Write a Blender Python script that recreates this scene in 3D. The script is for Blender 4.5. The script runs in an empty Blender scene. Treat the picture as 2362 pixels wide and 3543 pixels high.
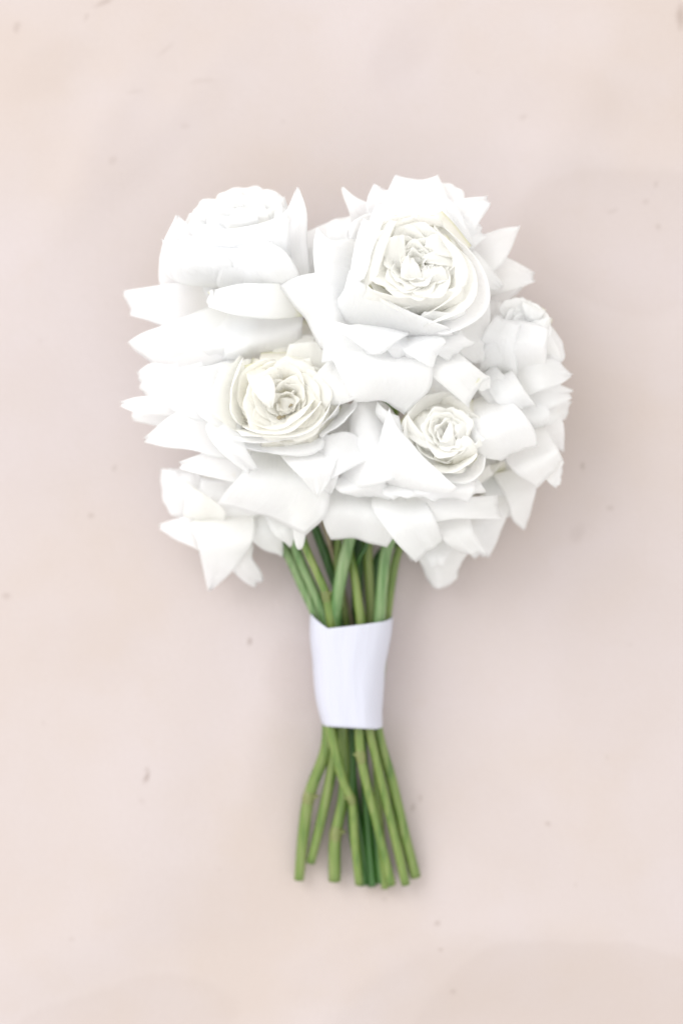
import bpy, math, random
import numpy as np
from mathutils import Vector, Matrix

sc = bpy.context.scene
col = sc.collection

# ------------------------------------------------------------------ camera
H = 0.90                      # camera height above the paper (m)
S = 0.000133                  # metres on the paper per photograph pixel
CX, CY = 1181.0, 1771.5
cam_d = bpy.data.cameras.new('camera')
cam = bpy.data.objects.new('camera', cam_d)
col.objects.link(cam)
cam.location = (0, 0, H)
cam.rotation_euler = (0, 0, 0)
cam_d.sensor_fit = 'VERTICAL'
cam_d.sensor_height = 36.0
cam_d.lens = 36.0 * H / (3543 * S)
cam_d.clip_start = 0.02
cam_d.clip_end = 20.0
cam_d.dof.use_dof = True
cam_d.dof.focus_distance = H - 0.090
cam_d.dof.aperture_fstop = 3.3
sc.camera = cam

# ------------------------------------------------------------------ light
world = bpy.data.worlds.new('World')
sc.world = world
world.use_nodes = True
bg = world.node_tree.nodes['Background']
bg.inputs[0].default_value = (1.0, 0.982, 0.955, 1)
bg.inputs[1].default_value = 1.17

def area_lamp(name, loc, target, size, power, colour):
    d = bpy.data.lights.new(name, 'AREA')
    d.shape = 'RECTANGLE'
    d.size, d.size_y = size
    d.energy = power
    d.color = colour
    o = bpy.data.objects.new(name, d)
    o.location = loc
    o.rotation_euler = (Vector(target) - Vector(loc)).to_track_quat('-Z', 'Y').to_euler()
    col.objects.link(o)
    return o
area_lamp('window_light', (-2.1, 1.75, 2.2), (0, 0, 0.03), (2.3, 2.3), 66.0, (0.96, 0.978, 1.0))

vs = sc.view_settings
vs.view_transform = 'Standard'
vs.look = 'None'
vs.exposure = 0.23
vs.gamma = 1.0
sc.cycles.use_denoising = True
sc.cycles.max_bounces = 20
sc.cycles.diffuse_bounces = 12
sc.cycles.transmission_bounces = 12

# ------------------------------------------------------------------ helpers
def at(px, py, z):
    """photograph pixel + height in mm -> metres"""
    z = z * 0.001
    k = (H - z) / H * S
    return np.array([(px - CX) * k, (CY - py) * k, z])

def new_mat(name):
    m = bpy.data.materials.new(name)
    m.use_nodes = True
    nt = m.node_tree
    nt.nodes.clear()
    return m, nt, nt.nodes, nt.links

def node(nt, kind, **kw):
    n = nt.nodes.new(kind)
    for k, v in kw.items():
        if k.startswith('i_'):
            key = k[2:]
            key = int(key) if key.isdigit() else key.replace('_', ' ')
            n.inputs[key].default_value = v
        else:
            setattr(n, k, v)
    return n

def ramp(nt, stops):
    r = nt.nodes.new('ShaderNodeValToRGB')
    els = r.color_ramp.elements
    while len(els) < len(stops):
        els.new(0.5)
    for e, (p, c) in zip(els, stops):
        e.position = p
        e.color = (*c, 1) if len(c) == 3 else c
    return r

def mix_col(nt, fac, a, b, blend='MIX'):
    m = nt.nodes.new('ShaderNodeMix')
    m.data_type = 'RGBA'
    m.blend_type = blend
    for sock, v in ((m.inputs[0], fac), (m.inputs[6], a), (m.inputs[7], b)):
        if hasattr(v, 'is_linked') or isinstance(v, bpy.types.NodeSocket):
            nt.links.new(v, sock)
        elif isinstance(v, (int, float)):
            sock.default_value = v
        else:
            sock.default_value = (*v, 1)
    return m.outputs[2]

# ------------------------------------------------------------------ materials
def petal_material(name, white, cream, tint, translucent=0.6):
    m, nt, N, L = new_mat(name)
    out = node(nt, 'ShaderNodeOutputMaterial')
    uv = node(nt, 'ShaderNodeUVMap', uv_map='UVMap')
    sep = node(nt, 'ShaderNodeSeparateXYZ')
    L.new(uv.outputs[0], sep.inputs[0])
    r = ramp(nt, [(0.0, (0.89, 0.89, 0.70)), (0.13, cream), (0.5, white), (1.0, white)])
    L.new(sep.outputs[1], r.inputs[0])
    # soft mottling and a few tan bruises
    tc = node(nt, 'ShaderNodeTexCoord')
    nz = node(nt, 'ShaderNodeTexNoise', i_Scale=38.0, i_Detail=3.0)
    L.new(tc.outputs['Object'], nz.inputs['Vector'])
    mr = node(nt, 'ShaderNodeMapRange', i_From_Min=0.35, i_From_Max=0.75, i_To_Min=0.0, i_To_Max=0.35)
    L.new(nz.outputs[0], mr.inputs[0])
    c1 = mix_col(nt, mr.outputs[0], r.outputs[0], cream)
    bz = node(nt, 'ShaderNodeTexNoise', i_Scale=75.0, i_Detail=4.0)
    L.new(tc.outputs['Object'], bz.inputs['Vector'])
    bm = node(nt, 'ShaderNodeMapRange', i_From_Min=0.70, i_From_Max=0.80, i_To_Min=0.0, i_To_Max=0.30)
    L.new(bz.outputs[0], bm.inputs[0])
    c1 = mix_col(nt, bm.outputs[0], c1, (0.80, 0.70, 0.50))
    # vein relief running from claw to rim
    mp = node(nt, 'ShaderNodeMapping')
    mp.inputs['Scale'].default_value = (34, 2.2, 1)
    L.new(uv.outputs[0], mp.inputs[0])
    vn = node(nt, 'ShaderNodeTexNoise', i_Scale=1.0, i_Detail=4.0)
    L.new(mp.outputs[0], vn.inputs['Vector'])
    cr = node(nt, 'ShaderNodeTexNoise', i_Scale=160.0, i_Detail=3.0)
    L.new(tc.outputs['Object'], cr.inputs['Vector'])
    ad = node(nt, 'ShaderNodeMath', operation='ADD')
    L.new(vn.outputs[0], ad.inputs[0]); L.new(cr.outputs[0], ad.inputs[1])
    bp = node(nt, 'ShaderNodeBump', i_Strength=0.28, i_Distance=0.0012)
    L.new(ad.outputs[0], bp.inputs['Height'])
    pb = node(nt, 'ShaderNodeBsdfPrincipled', i_Roughness=0.55)
    pb.inputs['Specular IOR Level'].default_value = 0.18
    L.new(c1, pb.inputs['Base Color']); L.new(bp.outputs[0], pb.inputs['Normal'])
    tr = node(nt, 'ShaderNodeBsdfTranslucent')
    wt = mix_col(nt, 1.0, c1, tint, 'MULTIPLY')
    L.new(wt, tr.inputs[0]); L.new(bp.outputs[0], tr.inputs['Normal'])
    mx = node(nt, 'ShaderNodeMixShader', i_0=translucent)
    L.new(pb.outputs[0], mx.inputs[1]); L.new(tr.outputs[0], mx.inputs[2])
    L.new(mx.outputs[0], out.inputs[0])
    return m

PETAL = petal_material('white_petal', (0.962, 0.966, 0.975), (0.966, 0.964, 0.945), (1.0, 1.0, 0.996))
PETAL_IN = petal_material('ivory_petal', (0.968, 0.968, 0.962), (0.968, 0.96, 0.92), (1.0, 0.997, 0.982))
PETAL_WARM = petal_material('cream_petal', (0.970, 0.968, 0.956), (0.968, 0.955, 0.905), (1.0, 0.995, 0.972))

def stem_material(name, main, edge, dark, lower=None):
    m, nt, N, L = new_mat(name)
    out = node(nt, 'ShaderNodeOutputMaterial')
    tc = node(nt, 'ShaderNodeTexCoord')
    mp = node(nt, 'ShaderNodeMapping')
    mp.inputs['Scale'].default_value = (430, 34, 430)
    L.new(tc.outputs['Object'], mp.inputs[0])
    nz = node(nt, 'ShaderNodeTexNoise', i_Scale=1.0, i_Detail=4.0)
    L.new(mp.outputs[0], nz.inputs['Vector'])
    r = ramp(nt, [(0.25, dark), (0.5, main), (0.78, edge)])
    L.new(nz.outputs[0], r.inputs[0])
    stem_c = r.outputs[0]
    if lower:                                   # the bloom wears off towards the cut end
        ge = node(nt, 'ShaderNodeNewGeometry')
        sp = node(nt, 'ShaderNodeSeparateXYZ')
        L.new(ge.outputs['Position'], sp.inputs[0])
        mr = node(nt, 'ShaderNodeMapRange', i_From_Min=-0.095, i_From_Max=-0.060, i_To_Min=1.0, i_To_Max=0.0)
        L.new(sp.outputs[1], mr.inputs[0])
        r2 = ramp(nt, [(0.25, lower[0]), (0.5, lower[1]), (0.78, lower[2])])
        L.new(nz.outputs[0], r2.inputs[0])
        stem_c = mix_col(nt, mr.outputs[0], stem_c, r2.outputs[0])
    bp = node(nt, 'ShaderNodeBump', i_Strength=0.25, i_Distance=0.0006)
    L.new(nz.outputs[0], bp.inputs['Height'])
    pb = node(nt, 'ShaderNodeBsdfPrincipled', i_Roughness=0.36)
    pb.inputs['Specular IOR Level'].default_value = 0.6
    L.new(stem_c, pb.inputs['Base Color']); L.new(bp.outputs[0], pb.inputs['Normal'])
    L.new(pb.outputs[0], out.inputs[0])
    return m
STEM_OLIVE = stem_material('olive_stem', (0.145, 0.215, 0.042), (0.215, 0.26, 0.085), (0.05, 0.125, 0.012))
STEM_PALE = stem_material('blue_green_stem', (0.15, 0.245, 0.095), (0.26, 0.34, 0.175), (0.045, 0.14, 0.025), lower=((0.045, 0.115, 0.012), (0.13, 0.20, 0.038), (0.20, 0.245, 0.08)))
STEM_SHADE_GREEN = stem_material('shade_green_stem', (0.028, 0.105, 0.014), (0.06, 0.15, 0.025), (0.012, 0.05, 0.005))  # green darkened so low stems show the shade of the gaps by colour
STEM_BROWN = stem_material('brown_stem', (0.24, 0.20, 0.12), (0.30, 0.26, 0.17), (0.14, 0.11, 0.06))
NODE_MAT = stem_material('stem_node', (0.155, 0.185, 0.05), (0.22, 0.225, 0.09), (0.09, 0.12, 0.025))
CUT_MAT = stem_material('cut_end', (0.42, 0.44, 0.22), (0.50, 0.47, 0.30), (0.28, 0.30, 0.12))

def cloth_material():
    m, nt, N, L = new_mat('white_ribbon_cloth')
    out = node(nt, 'ShaderNodeOutputMaterial')
    uv = node(nt, 'ShaderNodeUVMap', uv_map='UVMap')
    w1 = node(nt, 'ShaderNodeTexWave', i_Scale=60.0, i_Distortion=0.6, bands_direction='X')
    w2 = node(nt, 'ShaderNodeTexWave', i_Scale=60.0, i_Distortion=0.6, bands_direction='Y')
    L.new(uv.outputs[0], w1.inputs[0]); L.new(uv.outputs[0], w2.inputs[0])
    ad = node(nt, 'ShaderNodeMath', operation='ADD')
    L.new(w1.outputs[1], ad.inputs[0]); L.new(w2.outputs[1], ad.inputs[1])
    bp = node(nt, 'ShaderNodeBump', i_Strength=0.12, i_Distance=0.0004)
    L.new(ad.outputs[0], bp.inputs['Height'])
    wm = node(nt, 'ShaderNodeMapping')
    wm.inputs['Scale'].default_value = (26, 2.4, 1)
    wm.inputs['Rotation'].default_value = (0, 0, 0.05)
    L.new(uv.outputs[0], wm.inputs[0])
    wn = node(nt, 'ShaderNodeTexNoise', i_Scale=1.0, i_Detail=2.0)
    L.new(wm.outputs[0], wn.inputs['Vector'])
    bw = node(nt, 'ShaderNodeBump', i_Strength=0.3, i_Distance=0.0022)
    L.new(wn.outputs[0], bw.inputs['Height']); L.new(bp.outputs[0], bw.inputs['Normal'])
    bp = bw
    pb = node(nt, 'ShaderNodeBsdfPrincipled', i_Roughness=0.6)
    pb.inputs['Base Color'].default_value = (0.60, 0.61, 0.70, 1)
    pb.inputs['Sheen Weight'].default_value = 0.15
    L.new(bp.outputs[0], pb.inputs['Normal'])
    tr = node(nt, 'ShaderNodeBsdfTranslucent', i_0=(0.60, 0.61, 0.70, 1))
    mx = node(nt, 'ShaderNodeMixShader', i_0=0.12)
    L.new(pb.outputs[0], mx.inputs[1]); L.new(tr.outputs[0], mx.inputs[2])
    L.new(mx.outputs[0], out.inputs[0])
    return m
CLOTH = cloth_material()

def paper_material():
    m, nt, N, L = new_mat('blush_paper')
    out = node(nt, 'ShaderNodeOutputMaterial')
    tc = node(nt, 'ShaderNodeTexCoord')
    P = tc.outputs['Object']
    big = node(nt, 'ShaderNodeTexNoise', i_Scale=7.0, i_Detail=4.0, i_Roughness=0.55)
    L.new(P, big.inputs['Vector'])
    rb = ramp(nt, [(0.36, (0.502, 0.433, 0.402)), (0.5, (0.513, 0.452, 0.438)), (0.64, (0.524, 0.466, 0.463))])
    L.new(big.outputs[0], rb.inputs[0])
    fib = node(nt, 'ShaderNodeTexNoise', i_Scale=420.0, i_Detail=5.0)
    L.new(P, fib.inputs['Vector'])
    mr = node(nt, 'ShaderNodeMapRange', i_From_Min=0.3, i_From_Max=0.7, i_To_Min=0.0, i_To_Max=0.10)
    L.new(fib.outputs[0], mr.inputs[0])
    c = mix_col(nt, mr.outputs[0], rb.outputs[0], (0.45, 0.385, 0.36))
    # faint blotches
    bl = node(nt, 'ShaderNodeTexNoise', i_Scale=30.0, i_Detail=5.0, i_Roughness=0.6)
    L.new(P, bl.inputs['Vector'])
    mb = node(nt, 'ShaderNodeMapRange', i_From_Min=0.60, i_From_Max=0.80, i_To_Min=0.0, i_To_Max=0.30)
    L.new(bl.outputs[0], mb.inputs[0])
    c = mix_col(nt, mb.outputs[0], c, (0.49, 0.415, 0.37))
    # dark specks in the sheet: x, y (photo px), half length, half width, angle, strength
    wob = node(nt, 'ShaderNodeTexNoise', i_Scale=260.0, i_Detail=2.0)
    L.new(P, wob.inputs['Vector'])
    off = node(nt, 'ShaderNodeVectorMath', operation='MULTIPLY_ADD')
    off.inputs[1].default_value = (0.0022, 0.0022, 0.0)
    L.new(wob.outputs['Color'], off.inputs[0]); L.new(P, off.inputs[2])
    total = None
    for (x, y, a, b, ang, st) in SPECKS:
        p = at(x, y, 0)
        sub = node(nt, 'ShaderNodeVectorMath', operation='SUBTRACT')
        sub.inputs[1].default_value = (p[0] + 0.0011, p[1] + 0.0011, 0)
        L.new(off.outputs[0], sub.inputs[0])
        mp = node(nt, 'ShaderNodeMapping', vector_type='TEXTURE')
        mp.inputs['Rotation'].default_value = (0, 0, math.radians(ang))
        mp.inputs['Scale'].default_value = (a * S, b * S, 1000.0)
        L.new(sub.outputs[0], mp.inputs[0])
        ln = node(nt, 'ShaderNodeVectorMath', operation='LENGTH')
        L.new(mp.outputs[0], ln.inputs[0])
        q = node(nt, 'ShaderNodeMapRange', i_From_Min=0.4, i_From_Max=1.35, i_To_Min=st * 0.66, i_To_Max=0.0)
        L.new(ln.outputs['Value'], q.inputs[0])
        if total is None:
            total = q.outputs[0]
        else:
            mx = node(nt, 'ShaderNodeMath', operation='MAXIMUM')
            L.new(total, mx.inputs[0]); L.new(q.outputs[0], mx.inputs[1])
            total = mx.outputs[0]
    c = mix_col(nt, total, c, (0.19, 0.13, 0.10))
    # large darker blotches with a soft edge
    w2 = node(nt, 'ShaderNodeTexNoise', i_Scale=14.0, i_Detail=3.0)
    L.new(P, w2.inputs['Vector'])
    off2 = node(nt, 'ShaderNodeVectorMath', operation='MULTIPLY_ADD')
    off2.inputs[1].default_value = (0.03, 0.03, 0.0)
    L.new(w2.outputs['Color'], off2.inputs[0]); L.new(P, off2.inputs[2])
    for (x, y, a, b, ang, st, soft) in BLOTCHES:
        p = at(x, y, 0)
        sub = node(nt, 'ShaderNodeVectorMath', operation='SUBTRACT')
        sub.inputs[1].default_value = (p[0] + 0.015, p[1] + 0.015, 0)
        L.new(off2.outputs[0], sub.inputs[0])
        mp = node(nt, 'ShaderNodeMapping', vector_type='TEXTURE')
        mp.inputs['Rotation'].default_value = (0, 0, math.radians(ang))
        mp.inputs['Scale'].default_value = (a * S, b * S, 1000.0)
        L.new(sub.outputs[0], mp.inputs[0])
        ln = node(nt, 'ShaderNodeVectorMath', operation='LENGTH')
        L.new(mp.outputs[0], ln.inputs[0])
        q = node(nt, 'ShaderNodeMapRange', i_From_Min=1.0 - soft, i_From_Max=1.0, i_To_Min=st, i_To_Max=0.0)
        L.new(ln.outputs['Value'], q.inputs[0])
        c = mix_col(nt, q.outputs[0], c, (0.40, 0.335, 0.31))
    bp = node(nt, 'ShaderNodeBump', i_Strength=0.18, i_Distance=0.0008)
    L.new(fib.outputs[0], bp.inputs['Height'])
    pb = node(nt, 'ShaderNodeBsdfPrincipled', i_Roughness=0.85)
    pb.inputs['Specular IOR Level'].default_value = 0.12
    L.new(c, pb.inputs['Base Color']); L.new(bp.outputs[0], pb.inputs['Normal'])
    L.new(pb.outputs[0], out.inputs[0])
    return m

SPECKS = [
    (60, 94, 18, 13, 80, .30), (300, 58, 14, 7, 60, .25), (365, 6, 40, 10, 25, .40), (510, 2686, 24, 9, 70, .62),
    (508, 2660, 10, 6, 40, .40), (863, 2219, 15, 9, 80, .55), (316, 1782, 13, 10, 0, .35), (18, 2064, 17, 12, 0, .32),
    (2014, 1612, 14, 9, 80, .42), (2110, 1757, 12, 9, 0, .28), (392, 556, 16, 12, 30, .22), (2230, 700, 12, 9, 0, .25),
    (2276, 786, 11, 8, 90, .34), (2266, 640, 12, 7, 60, .28), (2116, 730, 18, 10, 20, .22), (1430, 2794, 13, 9, 70, .45),
    (1454, 2764, 12, 8, 80, .36), (1895, 2852, 11, 9, 0, .40), (1513, 3194, 12, 9, 40, .42), (1524, 3284, 9, 8, 0, .45),
    (1566, 3438, 11, 9, 0, .35), (1996, 1846, 34, 24, 60, .16), (1808, 408, 17, 11, 20, .20), (395, 1620, 12, 8, 80, .30),
    (700, 280, 48, 9, 6, .14), (470, 318, 30, 9, 8, .14), (640, 434, 16, 12, 0, .16), (2352, 60, 16, 44, 0, .50),
    (575, 170, 36, 8, 40, .14), (1330, 3110, 12, 8, 0, .22), (495, 2770, 12, 10, 0, .14), (250, 3250, 14, 8, 0, .16),
    (1990, 3060, 8, 8, 0, .18), (2180, 2230, 9, 7, 0, .18), (150, 2500, 8, 7, 0, .18), (980, 420, 9, 8, 0, .12),
    (1650, 250, 8, 7, 0, .14), (140, 1180, 9, 7, 0, .15), (2100, 2620, 8, 8, 0, .15), (760, 3010, 8, 7, 0, .14),
]
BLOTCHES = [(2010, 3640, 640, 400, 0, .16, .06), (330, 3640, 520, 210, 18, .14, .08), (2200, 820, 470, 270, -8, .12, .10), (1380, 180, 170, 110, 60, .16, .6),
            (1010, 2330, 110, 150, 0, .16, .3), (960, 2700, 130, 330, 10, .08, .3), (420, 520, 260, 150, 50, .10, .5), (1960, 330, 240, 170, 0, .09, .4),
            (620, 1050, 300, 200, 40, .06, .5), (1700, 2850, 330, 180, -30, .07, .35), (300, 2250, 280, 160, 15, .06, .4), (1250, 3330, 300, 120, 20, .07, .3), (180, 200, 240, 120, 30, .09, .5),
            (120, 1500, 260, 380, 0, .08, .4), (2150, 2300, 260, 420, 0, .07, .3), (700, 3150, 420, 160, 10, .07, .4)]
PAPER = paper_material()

# ------------------------------------------------------------------ mesh builders
def smoothstep(a, b, x):
    t = np.clip((x - a) / (b - a), 0, 1)
    return t * t * (3 - 2 * t)

def catmull(pts, n):
    """pts (k,3...) through k control rows, n samples, centripetal-ish by chord length"""
    pts = np.asarray(pts, float)
    k = len(pts)
    flat = pts.reshape(k, -1)
    mid = pts[:, pts.shape[1] // 2] if pts.ndim == 3 else pts
    d = np.linalg.norm(np.diff(mid, axis=0), axis=1) ** 0.7 + 1e-6
    t = np.concatenate([[0], np.cumsum(d)]); t /= t[-1]
    m = np.zeros_like(flat)
    for i in range(k):
        if i == 0: m[i] = (flat[1] - flat[0]) / (t[1] - t[0])
        elif i == k - 1: m[i] = (flat[-1] - flat[-2]) / (t[-1] - t[-2])
        else:
            a = (flat[i] - flat[i - 1]) / (t[i] - t[i - 1]); b = (flat[i + 1] - flat[i]) / (t[i + 1] - t[i])
            w = (t[i + 1] - t[i]) / (t[i + 1] - t[i - 1])
            m[i] = a * w + b * (1 - w)
    s = np.linspace(0, 1, n)
    idx = np.clip(np.searchsorted(t, s, side='right') - 1, 0, k - 2)
    h = (t[idx + 1] - t[idx])[:, None]
    x = ((s - t[idx])[:, None]) / h
    p = (2*x**3 - 3*x**2 + 1) * flat[idx] + (x**3 - 2*x**2 + x) * h * m[idx] + (-2*x**3 + 3*x**2) * flat[idx + 1] + (x**3 - x**2) * h * m[idx + 1]
    return p.reshape((n,) + pts.shape[1:])

def sheet_mesh(name, G, vv, thick, mat):
    """G (nv,nu,3) grid of world points -> thin closed sheet with UVs"""
    nv, nu, _ = G.shape
    du = np.gradient(G, axis=1); dv = np.gradient(G, axis=0)
    nrm = np.cross(du, dv)
    nrm /= (np.linalg.norm(nrm, axis=2, keepdims=True) + 1e-12)
    uu = np.linspace(0, 1, nu)[None, :].repeat(nv, 0)
    V2 = np.asarray(vv)[:, None].repeat(nu, 1)
    e = np.minimum(np.minimum(uu, 1 - uu) * 8, np.clip((1 - V2) * 8, 0, 1))
    th = thick * (0.45 + 0.55 * np.clip(e, 0, 1))[..., None]
    A = G + nrm * th * 0.5; B = G - nrm * th * 0.5
    verts = np.concatenate([A.reshape(-1, 3), B.reshape(-1, 3)])
    n = nv * nu
    faces = []
    for j in range(nv - 1):
        for i in range(nu - 1):
            a = j * nu + i
            faces.append((a, a + 1, a + nu + 1, a + nu))
            faces.append((n + a, n + a + nu, n + a + nu + 1, n + a + 1))
    border = [i for i in range(nu)] + [j * nu + nu - 1 for j in range(1, nv)] + [(nv - 1) * nu + i for i in range(nu - 2, -1, -1)] + [j * nu for j in range(nv - 2, 0, -1)]
    for q in range(len(border)):
        a, b = border[q], border[(q + 1) % len(border)]
        faces.append((b, a, n + a, n + b))
    me = bpy.data.meshes.new(name)
    me.from_pydata(verts.tolist(), [], faces)
    uvl = me.uv_layers.new(name='UVMap')
    uvs = np.concatenate([np.stack([uu, V2], -1).reshape(-1, 2)] * 2)
    li = np.zeros(len(me.loops), dtype=np.int32)
    me.loops.foreach_get('vertex_index', li)
    uvl.data.foreach_set('uv', uvs[li].astype(np.float32).ravel())
    me.polygons.foreach_set('use_smooth', [True] * len(me.polygons))
    me.materials.append(mat)
    me.update()
    return me

def tube_mesh(name, pts, radii, mat, nseg=12, squash=None, cap_mat=None):
    pts = np.asarray(pts, float); k = len(pts)
    tan = np.gradient(pts, axis=0); tan /= np.linalg.norm(tan, axis=1, keepdims=True)
    up = np.array([0, 0, 1.0])
    verts, faces = [], []
    for i in range(k):
        sx = np.cross(tan[i], up)
        if np.linalg.norm(sx) < 1e-4: sx = np.array([1.0, 0, 0])
        sx /= np.linalg.norm(sx); sy = np.cross(sx, tan[i])
        for j in range(nseg):
            a = 2 * math.pi * j / nseg
            verts.append(pts[i] + radii[i] * (math.cos(a) * sx + math.sin(a) * sy))
    for i in range(k - 1):
        for j in range(nseg):
            a = i * nseg + j; b = i * nseg + (j + 1) % nseg
            faces.append((a, a + nseg, b + nseg, b))
    faces.append(tuple(range(nseg)))
    faces.append(tuple(reversed([(k - 1) * nseg + j for j in range(nseg)])))
    me = bpy.data.meshes.new(name)
    me.from_pydata([tuple(v) for v in verts], [], faces)
    me.materials.append(mat)
    if cap_mat:
        me.materials.append(cap_mat)
        for p in me.polygons[-2:]: p.material_index = 1
    for p in me.polygons[:-2]: p.use_smooth = True
    me.update()
    return me

def link(name, me, parent=None):
    o = bpy.data.objects.new(name, me)
    col.objects.link(o)
    if parent is not None:
        o.parent = parent
        if parent.type == 'EMPTY':
            me.transform(Matrix.Translation(-Vector(parent.location)))
        elif parent.parent is not None:
            me.transform(Matrix.Translation(-Vector(parent.parent.location)))
    return o

# ------------------------------------------------------------------ the paper
def paper_height(x, y):
    """gentle cockles of a hand-laid sheet, metres"""
    h = 0.0011 * np.sin(11 * x + 4 * y + 0.6) * np.sin(7 * y - 3 * x + 1.1)
    h += 0.00055 * np.sin(23 * x - 17 * y + 2.0) + 0.0004 * np.sin(31 * y + 12 * x)
    # lifted round fold in the lower right corner
    d = np.sqrt(((x - 0.083) / 1.15) ** 2 + (y + 0.285) ** 2) - 0.093
    h += -0.0042 * smoothstep(0.0, -0.05, d) + 0.0006 * np.exp(-(d / 0.006) ** 2)
    # long soft creases
    for (px, py, ang, w, a) in ((330, 520, 62, 0.012, .0009), (560, 430, 48, 0.009, .0007), (2000, 420, 70, 0.02, .0012), (2150, 560, -10, 0.01, .0010),
                                (1850, 640, 60, 0.012, .0006), (200, 3300, 20, 0.018, .0012), (1290, 200, 75, .02, .0009), (480, 2900, 80, .03, .0012),
                                (950, 2300, 85, 0.012, .0006), (900, 2600, 70, 0.012, .0006), (1200, 3400, 40, 0.02, .0008)):
        p = at(px, py, 0)
        c, s = math.cos(math.radians(ang)), math.sin(math.radians(ang))
        u = (x - p[0]) * c + (y - p[1]) * s
        v = -(x - p[0]) * s + (y - p[1]) * c
        h += a * np.exp(-(v / w) ** 2) * np.exp(-(u / 0.05) ** 2)
    return h
def build_paper():
    nx, ny = 150, 190
    xs = np.linspace(-0.42, 0.42, nx); ys = np.linspace(-0.54, 0.54, ny)
    X, Y = np.meshgrid(xs, ys)
    Z = 1.5 * paper_height(X, Y)
    R = np.sqrt((X / 0.09) ** 2 + ((Y - 0.05) / 0.16) ** 2)
    Z = Z * smoothstep(0.35, 1.1, R) - 0.0006
    v = np.stack([X, Y, Z], -1).reshape(-1, 3)
    f = [(j * nx + i, j * nx + i + 1, (j + 1) * nx + i + 1, (j + 1) * nx + i) for j in range(ny - 1) for i in range(nx - 1)]
    me = bpy.data.meshes.new('paper_sheet')
    me.from_pydata(v.tolist(), [], f)
    me.polygons.foreach_set('use_smooth', [True] * len(me.polygons))
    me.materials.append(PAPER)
    o = link('paper_ground', me)
    o['kind'] = 'structure'
    o['label'] = 'blush beige speckled paper sheet under the bouquet'
build_paper()

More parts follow.
